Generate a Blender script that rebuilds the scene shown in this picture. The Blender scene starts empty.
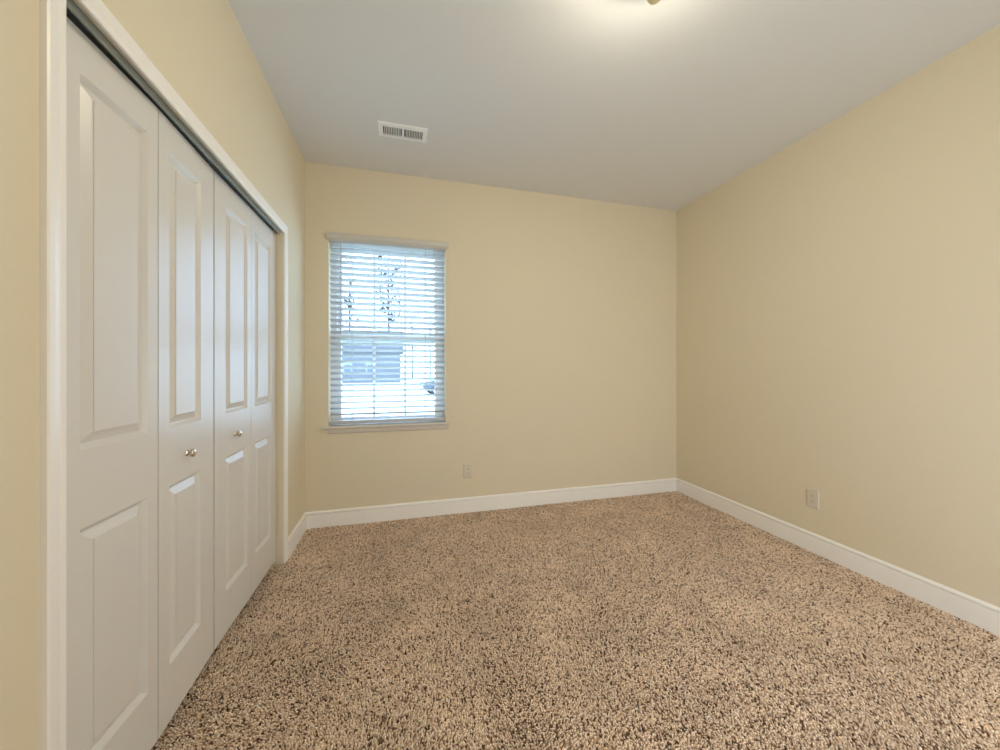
import bpy, bmesh, math, random
import numpy as np
from mathutils import Vector, Matrix

random.seed(7)
SC = bpy.context.scene
COL = SC.collection
R = math.radians

# ------------------------------------------------------------------ camera
cam_d = bpy.data.cameras.new('camera')
cam = bpy.data.objects.new('camera', cam_d)
COL.objects.link(cam)
CAM_H = 1.192
cam.location = (0, 0, CAM_H)
cam.rotation_euler = (R(90), 0, R(-14.9))
cam_d.sensor_fit = 'HORIZONTAL'
cam_d.sensor_width = 36
cam_d.lens = 36 * 362.5 / 1000
cam_d.shift_y = -0.0067
cam_d.clip_start = 0.02
SC.camera = cam

# ------------------------------------------------------------------ light and view
SKY_STRENGTH = 9.0
LAMP_STRENGTH = 44.0
FILL_POWER = 23.0
FILL_COL = (0.91, 1.0, 1.10)
LAMP_COL = (1.0, 0.91, 0.70)
EXPOSURE = 0.32
SC.view_settings.view_transform = 'Standard'
SC.view_settings.look = 'None'
SC.view_settings.gamma = 1.0
SC.view_settings.use_curve_mapping = False
SC.view_settings.exposure = EXPOSURE
world = bpy.data.worlds.new('sky')
SC.world = world
world.use_nodes = True
wn = world.node_tree.nodes
wn['Background'].inputs['Color'].default_value = (0.46, 0.67, 1.0, 1)
wn['Background'].inputs['Strength'].default_value = SKY_STRENGTH
hd = bpy.data.lights.new('fill_light', 'AREA')
hd.shape = 'RECTANGLE'
hd.size, hd.size_y = 0.84, 1.4
hd.energy = FILL_POWER
hd.color = FILL_COL
fill_lamp = bpy.data.objects.new('fill_light', hd)
COL.objects.link(fill_lamp)
fill_lamp.location = (1.55, -0.76, 0.76)
fill_lamp.rotation_euler = (R(90), 0, 0)        # added fill lamp, no known source; faces +Y through the added doorway
SC.cycles.max_bounces = 12
SC.cycles.diffuse_bounces = 8
SC.cycles.transparent_max_bounces = 16
SC.cycles.use_denoising = True

# ------------------------------------------------------------------ room numbers
XL, XR = -0.713, 2.594          # side walls
YB, YF = 3.0, -0.6              # window wall, wall behind the camera
H = 2.74
T = 0.13                        # wall thickness
OY0, OY1, OZ = 1.000, 2.497, 2.028   # closet opening
WX0, WX1, WZ0, WZ1 = -0.552, 0.334, 0.752, 2.19   # window opening

# ------------------------------------------------------------------ materials
def mat(name, col, rough=0.6, metal=0.0, spec=0.5, bump=None, coat=0.0, emit=None, var=None):
    m = bpy.data.materials.new(name)
    m.use_nodes = True
    nt = m.node_tree
    b = nt.nodes['Principled BSDF']
    b.inputs['Base Color'].default_value = (*col, 1)
    b.inputs['Roughness'].default_value = rough
    b.inputs['Metallic'].default_value = metal
    b.inputs['Specular IOR Level'].default_value = spec
    b.inputs['Coat Weight'].default_value = coat
    tc = nt.nodes.new('ShaderNodeTexCoord')
    if var:
        sc_, amt = var
        n = nt.nodes.new('ShaderNodeTexNoise')
        n.inputs['Scale'].default_value = sc_
        n.inputs['Detail'].default_value = 4
        mx = nt.nodes.new('ShaderNodeMix')
        mx.data_type = 'RGBA'
        mx.inputs['A'].default_value = (*[c * (1 - amt) for c in col], 1)
        mx.inputs['B'].default_value = (*[min(1, c * (1 + amt)) for c in col], 1)
        nt.links.new(tc.outputs['Object'], n.inputs['Vector'])
        nt.links.new(n.outputs['Fac'], mx.inputs['Factor'])
        nt.links.new(mx.outputs['Result'], b.inputs['Base Color'])
    if bump:
        sc_, st, dist = bump
        n = nt.nodes.new('ShaderNodeTexNoise')
        n.inputs['Scale'].default_value = sc_
        n.inputs['Detail'].default_value = 3
        bp = nt.nodes.new('ShaderNodeBump')
        bp.inputs['Strength'].default_value = st
        bp.inputs['Distance'].default_value = dist
        nt.links.new(tc.outputs['Object'], n.inputs['Vector'])
        nt.links.new(n.outputs['Fac'], bp.inputs['Height'])
        nt.links.new(bp.outputs['Normal'], b.inputs['Normal'])
    if emit:
        b.inputs['Emission Color'].default_value = (*emit[0], 1)
        b.inputs['Emission Strength'].default_value = emit[1]
    return m

M_WALL = mat('cream_paint', (0.76, 0.685, 0.53), 0.75, spec=0.3, bump=(170, 0.25, 0.0015), var=(3, 0.012))
M_CEIL = mat('ceiling_paint', (0.755, 0.77, 0.775), 0.9, spec=0.2, bump=(120, 0.3, 0.002))
M_TRIM = mat('trim_paint', (0.93, 0.915, 0.89), 0.35, bump=(60, 0.05, 0.0005))
M_DOOR = mat('door_paint', (0.72, 0.705, 0.675), 0.32, bump=(90, 0.06, 0.0005))
M_TRACK = mat('track_metal', (0.30, 0.33, 0.32), 0.45, metal=0.7, var=(30, 0.06))
M_KNOB = mat('knob_metal', (0.68, 0.62, 0.53), 0.22, metal=1.0)
M_PLATE = mat('plate_plastic', (0.70, 0.64, 0.53), 0.4)
M_SLOT = mat('slot_dark', (0.05, 0.045, 0.04), 0.6)
M_SCREW = mat('screw_metal', (0.6, 0.58, 0.54), 0.35, metal=0.9)
M_VALANCE = mat('valance_vinyl', (0.62, 0.60, 0.55), 0.45)
M_SILL = mat('sill_paint', (0.70, 0.66, 0.60), 0.4)
M_VENT = mat('vent_enamel', (0.90, 0.92, 0.94), 0.4)
M_DUCT = mat('duct_dark', (0.05, 0.055, 0.06), 0.8)
M_BLIND = mat('blind_vinyl', (0.54, 0.545, 0.55), 0.45, bump=(40, 0.05, 0.0005))
M_CORD = mat('cord_grey', (0.36, 0.38, 0.42), 0.7)
M_WAND = mat('wand_plastic', (0.42, 0.46, 0.52), 0.3)
M_FRAME = mat('window_vinyl', (0.80, 0.81, 0.80), 0.4)
M_BASEPAN = mat('pan_brass', (0.62, 0.50, 0.26), 0.35, metal=0.9)
M_FINIAL = mat('finial_brass', (0.80, 0.70, 0.44), 0.45, metal=0.3)
M_BOWL = mat('lit_bowl', (0.9, 0.85, 0.72), 0.4, emit=(LAMP_COL, LAMP_STRENGTH))
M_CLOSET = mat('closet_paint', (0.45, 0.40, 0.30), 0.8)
M_LAWN = mat('lawn', (0.52, 0.52, 0.40), 0.9, var=(2, 0.3))
M_DRIVE = mat('concrete', (0.72, 0.71, 0.68), 0.9, var=(3, 0.06))
M_BARK = mat('bark', (0.022, 0.02, 0.018), 0.9, var=(6, 0.3))
M_LEAF = mat('leaf', (0.02, 0.026, 0.018), 0.8, var=(3, 0.3))
M_SIDING = mat('siding', (0.10, 0.105, 0.115), 0.7, var=(2, 0.04))
M_ROOF = mat('roof_shingle', (0.055, 0.055, 0.06), 0.9, var=(8, 0.2))
M_HWIN = mat('house_glass', (0.06, 0.08, 0.10), 0.1)
M_HTRIM = mat('house_trim', (0.35, 0.36, 0.38), 0.5)
M_CAR = mat('car_paint', (0.03, 0.04, 0.055), 0.25, coat=0.6)
M_TYRE = mat('tyre_rubber', (0.03, 0.03, 0.03), 0.8)
M_HUB = mat('hub_metal', (0.55, 0.56, 0.58), 0.3, metal=0.8)

def glass_mat():
    m = bpy.data.materials.new('pane_glass')
    m.use_nodes = True
    nt = m.node_tree
    nt.nodes.clear()
    o = nt.nodes.new('ShaderNodeOutputMaterial')
    t = nt.nodes.new('ShaderNodeBsdfTransparent')
    t.inputs['Color'].default_value = (0.94, 0.97, 0.97, 1)
    g = nt.nodes.new('ShaderNodeBsdfGlossy')
    g.inputs['Roughness'].default_value = 0.02
    mx = nt.nodes.new('ShaderNodeMixShader')
    mx.inputs['Fac'].default_value = 0.06
    nt.links.new(t.outputs[0], mx.inputs[1])
    nt.links.new(g.outputs[0], mx.inputs[2])
    nt.links.new(mx.outputs[0], o.inputs['Surface'])
    return m
M_GLASS = glass_mat()

def yarn_mat():
    m = bpy.data.materials.new('carpet_yarn')
    m.use_nodes = True
    nt = m.node_tree
    b = nt.nodes['Principled BSDF']
    b.inputs['Roughness'].default_value = 0.95
    b.inputs['Specular IOR Level'].default_value = 0.1
    g = nt.nodes.new('ShaderNodeNewGeometry')
    r = nt.nodes.new('ShaderNodeValToRGB')
    e = r.color_ramp.elements
    e[0].position, e[0].color = 0.0, (0.11, 0.066, 0.043, 1)
    e[1].position, e[1].color = 1.0, (0.94, 0.81, 0.65, 1)
    for p, c in ((0.10, (0.18, 0.11, 0.074, 1)), (0.17, (0.51, 0.37, 0.27, 1)), (0.42, (0.76, 0.585, 0.45, 1)), (0.8, (0.90, 0.73, 0.585, 1))):
        q = e.new(p)
        q.color = c
    nt.links.new(g.outputs['Random Per Island'], r.inputs['Fac'])
    tc = nt.nodes.new('ShaderNodeTexCoord')
    nz = nt.nodes.new('ShaderNodeTexNoise')          # broad random lighter and darker patches
    nz.inputs['Scale'].default_value = 4.5
    nz.inputs['Detail'].default_value = 3
    mr = nt.nodes.new('ShaderNodeMapRange')
    mr.inputs['From Min'].default_value = 0.32
    mr.inputs['From Max'].default_value = 0.68
    mr.inputs['To Min'].default_value = 0.90
    mr.inputs['To Max'].default_value = 1.09
    mx = nt.nodes.new('ShaderNodeVectorMath')
    mx.operation = 'SCALE'
    nt.links.new(tc.outputs['Object'], nz.inputs['Vector'])
    nt.links.new(nz.outputs['Fac'], mr.inputs['Value'])
    nt.links.new(r.outputs['Color'], mx.inputs[0])
    nt.links.new(mr.outputs['Result'], mx.inputs['Scale'])
    nt.links.new(mx.outputs['Vector'], b.inputs['Base Color'])
    return m
M_YARN = yarn_mat()
M_BACKING = mat('carpet_backing', (0.20, 0.15, 0.105), 0.95, var=(400, 0.4))

# ------------------------------------------------------------------ helpers
def obj(name, bm, m, parent=None, smooth=False, loc=None):
    me = bpy.data.meshes.new(name)
    bmesh.ops.recalc_face_normals(bm, faces=bm.faces)
    bm.to_mesh(me)
    bm.free()
    me.materials.append(m)
    if smooth:
        for p in me.polygons:
            p.use_smooth = True
    o = bpy.data.objects.new(name, me)
    COL.objects.link(o)
    if parent:
        o.parent = parent
    if loc:
        o.location = loc
    return o

def tag(o, label, cat, group=None):
    o['label'] = label
    o['category'] = cat
    if group:
        o['group'] = group
    return o

def thing(name, label, cat, loc=(0, 0, 0), rotz=0, group=None):
    o = bpy.data.objects.new(name, None)
    o.empty_display_size = 0.05
    COL.objects.link(o)
    o.location = loc
    o.rotation_euler = (0, 0, rotz)
    return tag(o, label, cat, group)

def struct(o, label, cat):
    o['kind'] = 'structure'
    return tag(o, label, cat)

def box(bm, x0, x1, y0, y1, z0, z1, bevel=0.0, seg=1):
    v = [bm.verts.new(p) for p in ((x0, y0, z0), (x1, y0, z0), (x1, y1, z0), (x0, y1, z0),
                                   (x0, y0, z1), (x1, y0, z1), (x1, y1, z1), (x0, y1, z1))]
    fs = [bm.faces.new([v[i] for i in f]) for f in ((0, 3, 2, 1), (4, 5, 6, 7), (0, 1, 5, 4), (1, 2, 6, 5), (2, 3, 7, 6), (3, 0, 4, 7))]
    if bevel:
        es = list({e for f in fs for e in f.edges})
        bmesh.ops.bevel(bm, geom=es, offset=bevel, segments=seg, affect='EDGES', profile=0.6)
    return bm

def BM():
    return bmesh.new()

def prism(bm, prof, fn, a, b):
    """closed profile (p,q) swept straight from a to b; fn(t,p,q)->xyz"""
    A = [bm.verts.new(fn(a, p, q)) for p, q in prof]
    B = [bm.verts.new(fn(b, p, q)) for p, q in prof]
    n = len(prof)
    for i in range(n):
        bm.faces.new((A[i], A[(i + 1) % n], B[(i + 1) % n], B[i]))
    bm.faces.new(A[::-1])
    bm.faces.new(B)
    return bm

def lathe(bm, prof, n=24, M=None):
    """profile of (r, z); r=0 closes"""
    M = M or Matrix()
    rings = []
    for r, z in prof:
        if r < 1e-6:
            rings.append([bm.verts.new(M @ Vector((0, 0, z)))])
        else:
            rings.append([bm.verts.new(M @ Vector((r * math.cos(2 * math.pi * i / n), r * math.sin(2 * math.pi * i / n), z))) for i in range(n)])
    for a, b in zip(rings, rings[1:]):
        for i in range(n):
            j = (i + 1) % n
            if len(a) == 1 and len(b) == 1:
                continue
            if len(a) == 1:
                bm.faces.new((a[0], b[i], b[j]))
            elif len(b) == 1:
                bm.faces.new((a[i], b[0], a[j]))
            else:
                bm.faces.new((a[i], b[i], b[j], a[j]))
    return bm

def tube(bm, pts, radii, n=8, cap=True):
    pts = [Vector(p) for p in pts]
    rings = []
    for i, p in enumerate(pts):
        d = (pts[min(i + 1, len(pts) - 1)] - pts[max(i - 1, 0)]).normalized()
        u = d.orthogonal().normalized() if i == 0 else (u - d * u.dot(d)).normalized()
        w = d.cross(u)
        r = radii[i] if isinstance(radii, (list, tuple)) else radii
        rings.append([bm.verts.new(p + (u * math.cos(2 * math.pi * k / n) + w * math.sin(2 * math.pi * k / n)) * r) for k in range(n)])
    for a, b in zip(rings, rings[1:]):
        for k in range(n):
            bm.faces.new((a[k], a[(k + 1) % n], b[(k + 1) % n], b[k]))
    if cap:
        bm.faces.new(rings[0][::-1])
        bm.faces.new(rings[-1])
    return bm

def wall_with_hole(bm, fn, a0, a1, z0, z1, h0, h1, hz0, hz1, thick):
    """slab in (a,z) with one rectangular hole; fn(a,z,d)->xyz, d 0..thick"""
    As = [a0, h0, h1, a1]
    Zs = sorted({z0, hz0, hz1, z1})
    g = {}
    def V(i, j, d):
        k = (i, j, d)
        if k not in g:
            g[k] = bm.verts.new(fn(As[i], Zs[j], thick * d))
        return g[k]
    nz = len(Zs) - 1
    hole = {(1, j) for j in range(nz) if Zs[j] >= hz0 - 1e-9 and Zs[j + 1] <= hz1 + 1e-9}
    cells = {(i, j) for i in range(3) for j in range(nz)} - hole
    for i, j in cells:
        for d in (0, 1):
            bm.faces.new((V(i, j, d), V(i + 1, j, d), V(i + 1, j + 1, d), V(i, j + 1, d)))
        for di, dj, e in ((-1, 0, ((i, j), (i, j + 1))), (1, 0, ((i + 1, j), (i + 1, j + 1))), (0, -1, ((i, j), (i + 1, j))), (0, 1, ((i, j + 1), (i + 1, j + 1)))):
            if (i + di, j + dj) not in cells:
                p, q = e
                bm.faces.new((V(*p, 0), V(*q, 0), V(*q, 1), V(*p, 1)))
    return bm

# ------------------------------------------------------------------ room shell
struct(obj('floor', box(BM(), XL - 0.9, XR + T, YF - T, YB + T, -0.15, -0.018), M_BACKING), 'brown backing of the carpeted bedroom floor', 'floor')
struct(obj('ceiling', box(BM(), XL - 0.9, XR + T, YF - T, YB + 0.16, H, H + 0.12), M_CEIL), 'plain white painted ceiling of the bedroom', 'ceiling')
struct(obj('wall_left', wall_with_hole(BM(), lambda a, z, d: (XL - d, a, z), YF, YB, -0.018, H, OY0, OY1, -0.018, OZ, T), M_WALL),
       'cream painted wall around the closet opening', 'wall')
struct(obj('wall_back', wall_with_hole(BM(), lambda a, z, d: (a, YB + d, z), XL - T, XR + T, -0.018, H, WX0, WX1, WZ0 - 0.02, WZ1, 0.16), M_WALL),
       'cream painted wall around the window', 'wall')
struct(obj('wall_right', box(BM(), XR, XR + T, YF, YB, -0.018, H), M_WALL), 'plain cream wall on the right with an outlet', 'wall')
struct(obj('wall_front', wall_with_hole(BM(), lambda a, z, d: (a, YF - d, z), XL - T, XR + T, -0.018, H, 1.12, 1.98, -0.018, 2.03, T), M_WALL), 'cream wall behind the viewer with a doorway added for the fill lamp', 'wall')  # opening added so the fill lamp can reach the room
b = BM()
box(b, XL - 0.80, XL - 0.75, 0.72, 2.8, -0.018, H)
box(b, XL - 0.75, XL - T - 0.001, 0.72, 0.77, -0.018, H)
box(b, XL - 0.75, XL - T - 0.001, 2.75, 2.8, -0.018, H)
struct(obj('wall_closet', b, M_CLOSET), 'dim closet walls behind the bifold doors', 'wall')

b = BM()
hy0, hy1 = YF - T - 1.1, YF - T
box(b, -0.5, 2.6, hy0 - 0.05, hy0, -0.018, 2.5)
box(b, -0.55, -0.5, hy0, hy1, -0.018, 2.5)
box(b, 2.6, 2.65, hy0, hy1, -0.018, 2.5)
box(b, -0.55, 2.65, hy0 - 0.05, hy1, 2.5, 2.55)
box(b, -0.55, 2.65, hy0 - 0.05, hy1, -0.10, -0.018)
struct(obj('wall_added_hall', b, M_WALL), 'added unseen cream hallway shell closing off the fill doorway', 'wall')  # unseen shell, added to keep outdoor light out of the doorway

# carpet pile: twisted tufts, one mesh
def carpet():
    rng = np.random.default_rng(3)
    sp = 0.0060
    x0, x1, y0, y1 = XL + 0.016, XR - 0.017, YF + 0.016, YB - 0.017
    gx, gy = np.meshgrid(np.arange(x0, x1, sp), np.arange(0.15, y1, sp))
    P = np.stack([gx.ravel(), gy.ravel()], 1)
    gx, gy = np.meshgrid(np.arange(x0, x1, sp * 1.6), np.arange(y0, 0.15, sp * 1.6))
    P = np.concatenate([P, np.stack([gx.ravel(), gy.ravel()], 1)])
    ax, ay = np.meshgrid(np.arange(XL - 0.12, x0, sp), np.arange(OY0 + 0.006, OY1 - 0.006, sp))
    P = np.concatenate([P, np.stack([ax.ravel(), ay.ravel()], 1)])
    n = len(P)
    P = P + rng.uniform(-0.42, 0.42, (n, 2)) * sp
    P[:, 0] = np.clip(P[:, 0], None, x1)
    P[:, 1] = np.clip(P[:, 1], y0, y1)
    # broad swirls where feet and the vacuum have brushed the pile
    ang = np.zeros(n)
    amp = np.zeros(n)
    for k in range(14):
        f = rng.uniform(1.2, 7.0)
        th = rng.uniform(0, 2 * np.pi)
        ph = rng.uniform(0, 2 * np.pi)
        w = np.sin(f * (P[:, 0] * np.cos(th) + P[:, 1] * np.sin(th)) + ph)
        ang += w * 0.9
        amp += np.sin(f * 1.3 * (P[:, 0] * np.sin(th) - P[:, 1] * np.cos(th)) + ph) * 0.2
    lean = np.stack([np.cos(ang), np.sin(ang)], 1) * (0.0036 + 0.0034 * amp)[:, None]
    lean = lean + rng.normal(0, 0.0022, (n, 2))
    hgt = 0.0125 * rng.uniform(0.82, 1.10, n)
    rad = 0.0036 * rng.uniform(0.75, 1.25, n)
    rad[P[:, 1] < 0.15] *= 1.5
    rot = rng.uniform(0, 2 * np.pi, n)
    K = 4
    base = np.zeros((n, 2 * K + 1, 3), np.float32)
    for ring, (hz, rr, lk) in enumerate(((0.0, 0.85, 0.0), (0.84, 1.0, 0.75))):
        for k in range(K):
            a = rot + 2 * np.pi * k / K + ring * 0.7
            base[:, ring * K + k, 0] = P[:, 0] + lean[:, 0] * lk + np.cos(a) * rad * rr
            base[:, ring * K + k, 1] = P[:, 1] + lean[:, 1] * lk + np.sin(a) * rad * rr
            base[:, ring * K + k, 2] = -0.0185 + hgt * hz
    base[:, 2 * K, 0] = P[:, 0] + lean[:, 0]
    base[:, 2 * K, 1] = P[:, 1] + lean[:, 1]
    base[:, 2 * K, 2] = -0.0185 + hgt
    quads = np.array([[k, (k + 1) % K, K + (k + 1) % K, K + k] for k in range(K)])
    tris = np.array([[K + k, K + (k + 1) % K, 2 * K] for k in range(K)])
    off = (np.arange(n) * (2 * K + 1))[:, None]
    loops = np.concatenate([(off + quads.ravel()[None]), (off + tris.ravel()[None])], 1).ravel()
    tot = np.tile(np.array([4] * K + [3] * K), n)
    start = np.concatenate([[0], np.cumsum(tot)[:-1]])
    me = bpy.data.meshes.new('carpet_pile')
    me.vertices.add(n * (2 * K + 1))
    me.vertices.foreach_set('co', base.ravel())
    me.loops.add(len(loops))
    me.loops.foreach_set('vertex_index', loops.astype(np.int32))
    me.polygons.add(len(tot))
    me.polygons.foreach_set('loop_start', start.astype(np.int32))
    me.polygons.foreach_set('use_smooth', np.ones(len(tot), bool))
    me.update(calc_edges=True)
    me.materials.append(M_YARN)
    o = bpy.data.objects.new('carpet_pile', me)
    COL.objects.link(o)
    o['kind'] = 'stuff'
    tag(o, 'flecked beige and brown cut pile carpet covering the floor', 'carpet')
carpet()

# ------------------------------------------------------------------ baseboards
BP = [(0, -0.018), (0.0145, -0.018), (0.0145, 0.0895), (0.014, 0.0925), (0.0015, 0.0932), (0.0015, 0.0982), (0.0125, 0.0988), (0.012, 0.105), (0.006, 0.111), (0.002, 0.1145), (0, 0.1145)]
struct(obj('baseboard_back', prism(BM(), BP, lambda t, p, q: (t, YB - p, q), XL, XR), M_TRIM), 'white baseboard under the window', 'baseboard')
struct(obj('baseboard_right', prism(BM(), BP, lambda t, p, q: (XR - p, t, q), YF, YB - 0.0145), M_TRIM), 'white baseboard along the plain right wall', 'baseboard')
b = BM()
prism(b, BP, lambda t, p, q: (XL + p, t, q), OY1 + 0.047, YB - 0.0145)
struct(obj('baseboard_left', b, M_TRIM), 'short white baseboard between the closet and the window wall', 'baseboard')
struct(obj('baseboard_left', prism(BM(), BP, lambda t, p, q: (XL + p, t, q), YF, OY0 - 0.051), M_TRIM), 'white baseboard on the near side of the closet', 'baseboard')

# ------------------------------------------------------------------ closet casing
CW = 0.052
CP = [(0.0, 0.0), (0.0, 0.0075), (0.004, 0.0095), (0.012, 0.0085), (0.018, 0.0085), (0.024, 0.0105), (0.034, 0.0125), (0.047, 0.0135), (0.052, 0.0115), (0.052, 0.0)]  # (across from opening, proud of wall)
def casing_side(name, y_in, sgn, label):
    bm = BM()
    k = 0.96 if sgn < 0 else 0.84
    A = [bm.verts.new((XL + d, y_in + sgn * p * k, -0.018)) for p, d in CP]
    B = [bm.verts.new((XL + d, y_in + sgn * p * k, OZ - 0.004 + p)) for p, d in CP]   # mitred top
    n = len(CP)
    for i in range(n):
        bm.faces.new((A[i], A[(i + 1) % n], B[(i + 1) % n], B[i]))
    bm.faces.new(A)
    bm.faces.new(B)
    return struct(obj(name, bm, M_TRIM), label, 'trim')
casing_side('trim_1', OY0, -1, 'white casing on the near side of the closet doors')
casing_side('trim_2', OY1, 1, 'narrow white casing on the window side of the closet')
bm = BM()
A = [bm.verts.new((XL + d, OY0 - p * 0.96, OZ - 0.004 + p)) for p, d in CP]
B = [bm.verts.new((XL + d, OY1 + p * 0.84, OZ - 0.004 + p)) for p, d in CP]
for i in range(len(CP)):
    j = (i + 1) % len(CP)
    bm.faces.new((A[i], A[j], B[j], B[i]))
bm.faces.new(A)
bm.faces.new(B)
struct(obj('trim_3', bm, M_TRIM), 'white head casing running above the closet doors', 'trim')

# bifold track: downward channel
t = thing('closet_track', 'grey metal track between the head casing and the closet doors', 'track', (XL - 0.03, (OY0 + OY1) / 2 - 0.014, 2.004))
b = BM()
L2 = (OY1 - OY0) / 2 - 0.016
box(b, 0.016, 0.018, -L2, L2, 0.0, 0.0235)
box(b, -0.032, -0.030, -L2, L2, 0.0, 0.0235)
box(b, -0.030, 0.016, -L2, L2, 0.0215, 0.0235)
box(b, 0.012, 0.016, -L2, L2, 0.0, 0.002)
obj('channel', b, M_TRACK, t)
for yy in (-0.02, -L2 + 0.03, L2 - 0.03):
    b = BM()
    lathe(b, [(0, 0.004), (0.004, 0.004), (0.004, 0.021), (0, 0.021)], 10, Matrix.Translation((-0.018, yy, 0)))
    obj('pivot_pin', b, M_SCREW, t)

# ------------------------------------------------------------------ bifold doors
DZ0, DZ1 = 0.028, 2.007
def leaf_bm(w, near, far):
    """leaf in local coords: y 0..w, front face at x=0, body behind to x=-0.034; panels inset by near/far stiles"""
    bm = BM()
    h = DZ1 - DZ0
    Ys = [0, near, w - far, w]
    Zs = [0, 0.212 - DZ0, 0.803 - DZ0, 0.993 - DZ0, 1.905 - DZ0, h]
    g = {}
    def V(i, j):
        if (i, j) not in g:
            g[(i, j)] = bm.verts.new((0, Ys[i], Zs[j]))
        return g[(i, j)]
    for i in range(3):
        for j in range(5):
            if i == 1 and j in (1, 3):
                prev = [V(i, j), V(i + 1, j), V(i + 1, j + 1), V(i, j + 1)]
                for ins, dep in ((0.002, -0.002), (0.0085, -0.0090), (0.012, -0.0140), (0.0145, -0.0145), (0.016, -0.0135), (0.038, -0.0035), (0.0400, -0.0030), (0.0404, -0.0004)):
                    ring = [bm.verts.new((dep, Ys[i] + ins, Zs[j] + ins)), bm.verts.new((dep, Ys[i + 1] - ins, Zs[j] + ins)),
                            bm.verts.new((dep, Ys[i + 1] - ins, Zs[j + 1] - ins)), bm.verts.new((dep, Ys[i] + ins, Zs[j + 1] - ins))]
                    for k in range(4):
                        bm.faces.new((prev[k], prev[(k + 1) % 4], ring[(k + 1) % 4], ring[k]))
                    prev = ring
                bm.faces.new(prev)
            else:
                bm.faces.new((V(i, j), V(i + 1, j), V(i + 1, j + 1), V(i, j + 1)))
    # body behind
    bk = {}
    for i in (0, 3):
        for j in (0, 5):
            bk[(i, j)] = bm.verts.new((-0.034, Ys[i], Zs[j]))
    bm.faces.new((bk[(0, 0)], bk[(0, 5)], bk[(3, 5)], bk[(3, 0)]))
    bm.faces.new([V(0, j) for j in range(6)] + [bk[(0, 5)], bk[(0, 0)]])
    bm.faces.new([V(3, j) for j in range(6)] + [bk[(3, 5)], bk[(3, 0)]])
    bm.faces.new([V(i, 0) for i in range(4)] + [bk[(3, 0)], bk[(0, 0)]])
    bm.faces.new([V(i, 5) for i in range(4)] + [bk[(3, 5)], bk[(0, 5)]])
    return bm

def knob_bm():
    M = Matrix.Rotation(R(90), 4, 'Y')
    return lathe(BM(), [(0, -0.001), (0.0105, -0.001), (0.0105, 0.002), (0.0065, 0.004), (0.0058, 0.008), (0.008, 0.011), (0.0135, 0.0135), (0.0152, 0.018), (0.0140, 0.0225), (0.009, 0.025), (0, 0.026)], 20, M)

def leaf(parent, p0, p1, near, far, knob_at=None):
    d = Vector((p1[0] - p0[0], p1[1] - p0[1]))
    w = d.length
    o = obj('door_leaf', leaf_bm(w, near, far), M_DOOR, parent)
    base = parent.location
    o.location = (p0[0] - base.x, p0[1] - base.y, DZ0 - base.z)
    o.rotation_euler = (0, 0, math.atan2(-d.x, d.y))
    if knob_at is not None:
        k = obj('knob', knob_bm(), M_KNOB, o, smooth=True)
        k.location = (0, knob_at, 0.889 - DZ0)
        k['label'] = 'small round metal knob'
    return o

def hinge(parent, x, y, z):
    b = BM()
    lathe(b, [(0, -0.035), (0.004, -0.035), (0.004, 0.035), (0, 0.035)], 8)
    o = obj('hinge', b, M_SCREW, parent)
    bs = parent.location
    o.location = (x - bs.x, y - bs.y, z - bs.z)

d1 = bpy.data.objects.new('door_1', None)
COL.objects.link(d1)
d1.location = (-0.756, 1.004, 0)
struct(d1, 'near pair of white two-panel bifold closet doors', 'door')
leaf(d1, (-0.756, 1.005), (-0.744, 1.3725), 0.098, 0.042)
leaf(d1, (-0.744, 1.3772), (-0.755, 1.7415), 0.058, 0.102, 0.163)
d2 = bpy.data.objects.new('door_2', None)
COL.objects.link(d2)
d2.location = (-0.755, 1.75, 0)
struct(d2, 'far pair of white two-panel bifold closet doors', 'door')
leaf(d2, (-0.755, 1.7515), (-0.752, 2.1165), 0.096, 0.046, 0.186)
leaf(d2, (-0.752, 2.1185), (-0.752, 2.486), 0.048, 0.09)
for zz in (0.25, 1.0, 1.78):
    hinge(d1, -0.782, 1.375, zz)
    hinge(d2, -0.790, 2.1175, zz)

# ------------------------------------------------------------------ window
win = bpy.data.objects.new('window_1', None)
COL.objects.link(win)
win.location = ((WX0 + WX1) / 2, YB + 0.10, WZ0)
struct(win, 'double-hung white window with three-column grilles behind the blind', 'window')
wl = win.location
def wobj(name, bm, m, par=win):
    for v in bm.verts:
        v.co -= wl
    return obj(name, bm, m, par)
FY0, FY1 = YB + 0.085, YB + 0.15
FW = 0.045
b = BM()
box(b, WX0, WX0 + FW, FY0, FY1, WZ0, WZ1)
box(b, WX1 - FW, WX1, FY0, FY1, WZ0, WZ1)
box(b, WX0 + FW, WX1 - FW, FY0, FY1, WZ0, WZ0 + 0.014)
box(b, WX0 + FW, WX1 - FW, FY0, FY1, WZ1 - 0.014, WZ1)
wobj('frame', b, M_FRAME)
MID = 1.432
def sash(z0, z1, y, nm):
    b = BM()
    s = 0.034
    x0, x1 = WX0 + FW, WX1 - FW
    box(b, x0, x0 + s, y, y + 0.028, z0, z1, 0.003)
    box(b, x1 - s, x1, y, y + 0.028, z0, z1, 0.003)
    box(b, x0 + s, x1 - s, y, y + 0.028, z0, z0 + s + 0.006, 0.003)
    box(b, x0 + s, x1 - s, y, y + 0.028, z1 - s - 0.006, z1, 0.003)
    o = wobj(nm, b, M_FRAME)
    b = BM()
    w = (x1 - x0 - 2 * s) / 3
    for k in (1, 2):
        xc = x0 + s + w * k
        box(b, xc - 0.009, xc + 0.009, y + 0.010, y + 0.018, z0 + s + 0.006, z1 - s - 0.006)
    wobj('grille', b, M_FRAME, o)
    b = BM()
    box(b, x0 + s - 0.004, x1 - s + 0.004, y + 0.0125, y + 0.0155, z0 + s, z1 - s)
    wobj('glass_pane', b, M_GLASS, o)
sash(WZ0 + 0.014, MID + 0.03, FY0 + 0.003, 'lower_sash')
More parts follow.
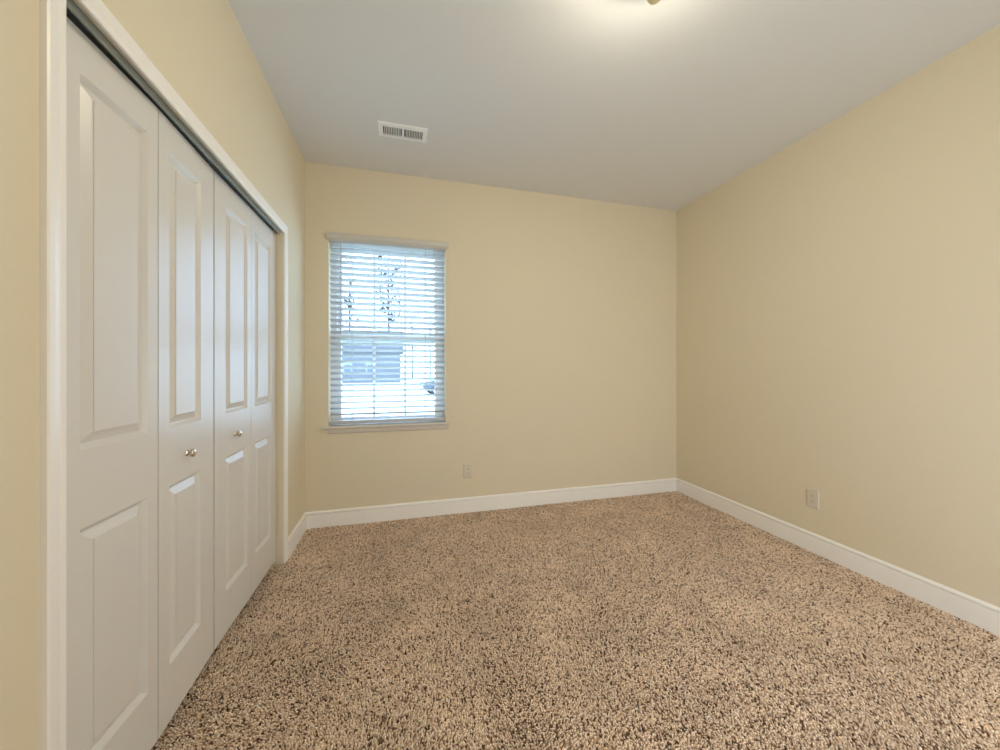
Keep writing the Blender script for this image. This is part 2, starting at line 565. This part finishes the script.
sash(MID - 0.03, WZ1 - 0.014, FY0 + 0.034, 'upper_sash')
# stool and apron
b = BM()
prism(b, [(YB + 0.085, WZ0), (YB + 0.085, WZ0 - 0.02), (YB - 0.001, WZ0 - 0.02), (YB - 0.001, WZ0)], lambda t_, p, q: (t_, p, q), WX0 + 0.001, WX1 - 0.001)
prism(b, [(YB - 0.001, WZ0 - 0.02), (YB - 0.026, WZ0 - 0.02), (YB - 0.031, WZ0 - 0.016), (YB - 0.033, WZ0 - 0.010), (YB - 0.031, WZ0 - 0.004), (YB - 0.026, WZ0), (YB - 0.001, WZ0)],
      lambda t_, p, q: (t_, p, q), WX0 - 0.046, WX1 + 0.032)
wobj('window_sill', b, M_SILL)
b = BM()
prism(b, [(YB, WZ0 - 0.0205), (YB - 0.016, WZ0 - 0.0205), (YB - 0.016, WZ0 - 0.035), (YB - 0.011, WZ0 - 0.052), (YB - 0.006, WZ0 - 0.058), (YB, WZ0 - 0.060)],
      lambda t_, p, q: (t_, p, q), WX0 - 0.008, WX1 + 0.022)
wobj('apron', b, M_SILL)

# ------------------------------------------------------------------ blind
SX0, SX1 = WX0 + 0.008, WX1 - 0.007
SYC = YB + 0.032
bl = thing('window_blind', 'white two-inch slatted blind with crown valance hanging over the window', 'blind', ((SX0 + SX1) / 2, SYC, WZ0 + 0.002))
bloc = bl.location
def bobj(name, bm, m, par=bl, smooth=False):
    for v in bm.verts:
        v.co -= bloc
    return obj(name, bm, m, par, smooth)
# crown valance with mitred returns
b = BM()
prof = [(0.024, 2.222), (0.026, 2.218), (0.026, 2.190), (0.022, 2.187), (0.022, 2.182), (0.017, 2.176), (0.009, 2.170), (0.003, 2.166), (0.001, 2.162)]
rows = []
for o_, z in prof:
    rows.append([b.verts.new(p) for p in ((WX0 - o_ * 0.5, YB - 0.0005, z), (WX0 - o_ * 0.5, YB - o_ - 0.002, z), (WX1 + o_, YB - o_ - 0.002, z), (WX1 + o_, YB - 0.0005, z))])
for r0, r1 in zip(rows, rows[1:]):
    for k in range(3):
        b.faces.new((r0[k], r0[k + 1], r1[k + 1], r1[k]))
    b.faces.new((r0[3], r0[0], r1[0], r1[3]))
b.faces.new(rows[0])
b.faces.new(rows[-1])
bobj('valance', b, M_VALANCE)
bobj('headrail', box(BM(), SX0, SX1, YB + 0.004, YB + 0.060, 2.166, 2.188, 0.003), M_BLIND)
NS, ZT, PITCH = 30, 2.150, 0.04535
def slat_bm():
    bm = BM()
    W, th, tilt, cr = 0.050, 0.0026, R(21), 0.0022
    n = 6
    top, bot = [], []
    for i in range(n + 1):
        s = -W / 2 + W * i / n
        c = cr * (1 - (2 * s / W) ** 2)
        for lst, dz in ((top, th / 2), (bot, -th / 2)):
            y, z = s, c + dz
            lst.append((y * math.cos(tilt) + z * math.sin(tilt), -y * math.sin(tilt) + z * math.cos(tilt)))
    prism(bm, top + bot[::-1], lambda t_, p, q: (t_, p, q), SX0 - bloc.x, SX1 - bloc.x)
    return bm
s0 = obj('slat', slat_bm(), M_BLIND, bl)
for k in range(NS):
    s = s0 if k == 0 else s0.copy()
    if k:
        COL.objects.link(s)
    s.location = (0, 0, ZT - k * PITCH - bloc.z)
    s.rotation_euler = (0, random.uniform(-0.0009, 0.0009), 0)
bobj('bottom_rail', box(BM(), SX0, SX1, SYC - 0.026, SYC + 0.026, WZ0 + 0.012, WZ0 + 0.036, 0.004, 2), M_BLIND)
for x in (-0.386, 0.172):
    b = BM()
    for dy in (-0.0285, 0.0285):
        tube(b, [(x, SYC + dy, 2.17), (x, SYC + dy, WZ0 + 0.03)], 0.0013, 6)
    bobj('ladder_cord', b, M_CORD)
# tilt wand and lift cords hang just in front of the slats
b = BM()
tube(b, [(-0.466, YB - 0.002, 2.16), (-0.466, YB - 0.003, 2.09), (-0.4665, YB - 0.004, 1.52)], 0.0026, 8)
tube(b, [(-0.4665, YB - 0.004, 1.52), (-0.4665, YB - 0.004, 1.45)], [0.003, 0.0055], 8)
bobj('tilt_wand', b, M_WAND)
b = BM()
for dx, zb in ((-0.003, 1.56), (0.003, 1.72)):
    tube(b, [(0.243 + dx, YB - 0.002, 2.16), (0.243 + dx, YB - 0.004, zb)], 0.0011, 6)
bobj('lift_cord', b, M_WAND)
for dx, zb in ((-0.003, 1.56), (0.003, 1.72)):
    b = BM()
    lathe(b, [(0, 0), (0.002, 0), (0.005, -0.022), (0.0045, -0.027), (0, -0.028)], 10, Matrix.Translation((0.243 + dx, YB - 0.004, zb)))
    bobj('cord_tassel', b, M_WAND)

# ------------------------------------------------------------------ outlets
def outlet(loc, rotz, label):
    t = thing('wall_outlet', label, 'outlet', loc, rotz, 'duplex wall outlets')
    # local: plate in x,z, faces -y
    b = BM()
    w, h_ = 0.036, 0.0585
    v0 = []
    for ins, d in ((0, 0), (0, -0.003), (0.003, -0.0062), (0.006, -0.0068)):
        v0.append([b.verts.new((sx * (w - ins), d, sz * (h_ - ins))) for sx, sz in ((-1, -1), (1, -1), (1, 1), (-1, 1))])
    for r0, r1 in zip(v0, v0[1:]):
        for k in range(4):
            b.faces.new((r0[k], r0[(k + 1) % 4], r1[(k + 1) % 4], r1[k]))
    b.faces.new(v0[-1])
    b.faces.new(v0[0])
    obj('cover_plate', b, M_PLATE, t)
    for zc in (-0.0195, 0.0195):
        b = BM()
        pts = []
        for k in range(24):
            a = 2 * math.pi * k / 24
            pts.append((0.0172 * math.cos(a), max(-0.0135, min(0.0135, 0.0172 * math.sin(a)))))
        prism(b, [(p, q + zc) for p, q in pts], lambda t_, p, q: (p, t_, q), -0.0066, -0.0088)
        f = obj('receptacle', b, M_PLATE, t)
        b = BM()
        box(b, -0.0075, -0.0055, -0.0092, -0.0080, zc - 0.001, zc + 0.008)
        box(b, 0.0055, 0.0075, -0.0092, -0.0080, zc - 0.0005, zc + 0.007)
        lathe(b, [(0, 0.0080), (0.0025, 0.0080), (0.0025, 0.0092), (0, 0.0092)], 10, Matrix.Translation((0, 0, zc - 0.008)) @ Matrix.Rotation(R(90), 4, 'X'))
        obj('slot', b, M_SLOT, f)
    b = BM()
    lathe(b, [(0, 0.0064), (0.003, 0.0064), (0.003, 0.0078), (0.0015, 0.0084), (0, 0.0085)], 12, Matrix.Rotation(R(90), 4, 'X'))
    obj('screw', b, M_SCREW, t)
    return t
outlet((0.519, YB, 0.334), 0, 'almond duplex outlet low on the wall under the window, right of the sill')
outlet((XR, 1.768, 0.340), R(-90), 'almond duplex outlet low on the plain wall without a window')

# ------------------------------------------------------------------ ceiling vent
VX0, VX1, VY0, VY1 = -0.158, 0.152, 2.383, 2.530
v = thing('ceiling_vent', 'white rectangular air register on the ceiling near the window', 'vent', ((VX0 + VX1) / 2, (VY0 + VY1) / 2, H))
hx, hy = (VX1 - VX0) / 2, (VY1 - VY0) / 2
ox, oy = 0.124, 0.043
b = BM()
rings = []
for (ax, ay, z) in ((hx, hy, 0), (hx, hy, -0.003), (hx - 0.006, hy - 0.006, -0.009), (ox, oy, -0.010), (ox, oy, -0.001)):
    rings.append([b.verts.new((sx * ax, sy * ay, z)) for sx, sy in ((-1, -1), (1, -1), (1, 1), (-1, 1))])
for r0, r1 in zip(rings, rings[1:]):
    for k in range(4):
        b.faces.new((r0[k], r0[(k + 1) % 4], r1[(k + 1) % 4], r1[k]))
box(b, -0.008, 0.008, -oy, oy, -0.010, -0.002)
obj('frame', b, M_VENT, v)
obj('duct', box(BM(), -ox, ox, -oy, oy, -0.0012, -0.0004), M_DUCT, v)
for side, ang in ((-1, 28), (1, -28)):
    for k in range(10):
        xc = side * (0.014 + (ox - 0.018) * (k + 0.5) / 10)
        b = BM()
        box(b, -0.0013, 0.0013, -oy, oy, -0.0045, 0.0045)
        l = obj('louver', b, M_VENT, v)
        l.location = (xc, 0, -0.0062)
        l.rotation_euler = (0, R(ang), 0)
for sx in (-1, 1):
    b = BM()
    lathe(b, [(0, -0.0098), (0.0035, -0.0098), (0.003, -0.0115), (0, -0.012)], 10, Matrix.Translation((sx * 0.137, 0, 0)))
    obj('screw', b, M_VENT, v)

# ------------------------------------------------------------------ ceiling light
LX, LY = 0.865, 1.105
cl = thing('ceiling_light', 'warm ceiling light whose brass finial just shows at the top edge of the photo', 'light', (LX, LY, H))
b = BM()
lathe(b, [(0, 0), (0.160, 0), (0.168, -0.006), (0.168, -0.046), (0.163, -0.047), (0.158, -0.036), (0.0, -0.034)], 48)
obj('base_pan', b, M_BASEPAN, cl, True)
b = BM()
lathe(b, [(0.138, -0.036), (0.150, -0.037), (0.141, -0.060), (0.124, -0.086), (0.100, -0.108), (0.066, -0.132), (0.032, -0.146), (0.0, -0.149)], 48)
obj('glass_bowl', b, M_BOWL, cl, True)
b = BM()
lathe(b, [(0.0, -0.148), (0.008, -0.149), (0.007, -0.196), (0.012, -0.203), (0.026, -0.212), (0.028, -0.222), (0.022, -0.233), (0.008, -0.242), (0.0, -0.244)], 24)
obj('finial', b, M_FINIAL, cl, True)

# ------------------------------------------------------------------ outdoors
GZ = -0.55
b = BM()
box(b, -60, 60, YB + 0.4, 110, GZ - 0.2, GZ)
struct(obj('ground', b, M_LAWN), 'lawn outside the window', 'ground')
b = BM()
box(b, -1.5, 14, 18.0, 34.0, GZ, GZ + 0.02)
tag(obj('driveway', b, M_DRIVE), 'pale concrete driveway on the lawn outside the window', 'driveway')

def house(x, y, w, d, hgt, label):
    t = thing('house', label, 'house', (x, y, GZ))
    b = BM()
    box(b, -w / 2, w / 2, 0, d, 0, hgt)
    obj('siding_wall', b, M_SIDING, t)
    b = BM()
    prism(b, [(-0.5, hgt - 0.05), (d + 0.5, hgt - 0.05), (d / 2, hgt + 2.9)], lambda t_, p, q: (t_, p, q), -w / 2 - 0.4, w / 2 + 0.4)
    obj('roof', b, M_ROOF, t)
    for xc in np.arange(-w / 2 + 1.2, w / 2 - 0.8, 2.6):
        b = BM()
        box(b, xc - 0.5, xc + 0.5, -0.05, 0.02, 1.0, 2.3, 0.01)
        f = obj('window', b, M_HTRIM, t)
        b = BM()
        box(b, xc - 0.4, xc + 0.4, -0.06, -0.04, 1.1, 2.2)
        obj('pane', b, M_HWIN, f)
house(-9.2, 46.0, 17.6, 10.0, 3.9, 'blue-grey sided house across the lawn seen through the blind')

def tree(x, y, hh, label, seed, leaves, rad):
    rnd = random.Random(seed)
    sc = hh / 6.5
    t = thing('tree', label, 'tree', (x, y, GZ), 0, 'trees outside the window')
    b = BM()
    tube(b, [(0, 0, -0.1), (0.05, 0, hh * 0.3), (-0.05, 0.05, hh * 0.65), (0.0, 0, hh)], [0.07 * sc, 0.06 * sc, 0.045 * sc, 0.02], 8)
    def branch(p, d, ln, r, lvl):
        q = p + d * ln
        m = p + d * ln * 0.5 + Vector((rnd.uniform(-1, 1), rnd.uniform(-1, 1), rnd.uniform(0, 1))) * ln * 0.08
        tube(b, [p, m, q], [r, r * 0.7, r * 0.35], 5)
        if lvl:
            for _ in range(3):
                nd = (d + Vector((rnd.uniform(-1, 1), rnd.uniform(-1, 1), rnd.uniform(-0.2, 0.9))) * 0.8).normalized()
                branch(p + d * ln * rnd.uniform(0.4, 0.95), nd, ln * 0.55, r * 0.5, lvl - 1)
    for k in range(10):
        z = hh * rnd.uniform(0.4, 0.95)
        a = rnd.uniform(0, 6.28)
        d = Vector((math.cos(a), math.sin(a), rnd.uniform(0.4, 1.0))).normalized()
        branch(Vector((0, 0, z)), d, rad * rnd.uniform(0.5, 0.8), 0.03 * sc, 1)
    obj('trunk', b, M_BARK, t)
    # clumps of leaves
    b = BM()
    for _ in range(leaves // 6):
        a, rr = rnd.uniform(0, 6.28), rad * rnd.uniform(0.05, 1.0)
        cc = Vector((math.cos(a) * rr, math.sin(a) * rr, hh * rnd.uniform(0.42, 1.0)))
        for _k in range(6):
            c = cc + Vector((rnd.gauss(0, 1), rnd.gauss(0, 1), rnd.gauss(0, 1))) * 0.10 * sc
            u = Vector((rnd.uniform(-1, 1), rnd.uniform(-1, 1), rnd.uniform(-1, 1))).normalized() * rnd.uniform(0.06, 0.12) * sc
            w = u.orthogonal() * 0.6
            b.faces.new([b.verts.new(c + q) for q in (-u, w, u, -w)])
    obj('foliage', b, M_LEAF, t)
tree(-11.0, 82.0, 25.0, 'tall narrow tree outside, rising behind the left end of the house', 1, 130, 1.6)
tree(-3.1, 82.0, 28.0, 'tallest tree outside, its dark crown rising behind the right end of the house', 2, 520, 2.9)
tree(1.5, 66.0, 12.0, 'small tree outside just right of the house', 5, 130, 1.2)
tree(4.6, 66.0, 12.4, 'small tree outside behind the parked car', 8, 130, 1.4)

def car(x, y, rz, label):
    t = thing('car', label, 'car', (x, y, GZ + 0.02), rz)
    b = BM()
    body = [(-2.1, 0.3), (-2.15, 0.62), (-2.0, 0.85), (-1.2, 0.93), (1.0, 0.95), (1.9, 0.86), (2.12, 0.65), (2.1, 0.3)]
    prism(b, body, lambda t_, p, q: (p, t_, q), -0.85, 0.85)
    bmesh.ops.bevel(b, geom=list(b.edges), offset=0.05, segments=2, affect='EDGES')
    obj('body', b, M_CAR, t)
    b = BM()
    cab = [(-1.5, 0.92), (-0.95, 1.40), (0.55, 1.43), (1.25, 0.93)]
    prism(b, cab, lambda t_, p, q: (p, t_ * (1.0 if q < 1 else 0.85), q), -0.78, 0.78)
    obj('cabin_glass', b, M_HWIN, t)
    b = BM()
    prism(b, [(-0.98, 1.38), (-0.92, 1.44), (0.52, 1.47), (0.62, 1.40)], lambda t_, p, q: (p, t_, q), -0.68, 0.68)
    obj('roof', b, M_CAR, t)
    for wx in (-1.3, 1.3):
        for wy in (-0.78, 0.78):
            b = BM()
            lathe(b, [(0.0, -0.1), (0.30, -0.1), (0.325, -0.07), (0.325, 0.07), (0.30, 0.1), (0, 0.1)], 20, Matrix.Translation((wx, wy, 0.325)) @ Matrix.Rotation(R(90), 4, 'X'))
            w_ = obj('wheel', b, M_TYRE, t)
            b = BM()
            lathe(b, [(0, -0.11), (0.19, -0.11), (0.19, 0.11), (0, 0.11)], 12, Matrix.Translation((wx, wy, 0.325)) @ Matrix.Rotation(R(90), 4, 'X'))
            obj('hub_cap', b, M_HUB, w_)
car(3.2, 24.5, R(8), 'dark blue car parked on the driveway, seen through the lower right of the blind')
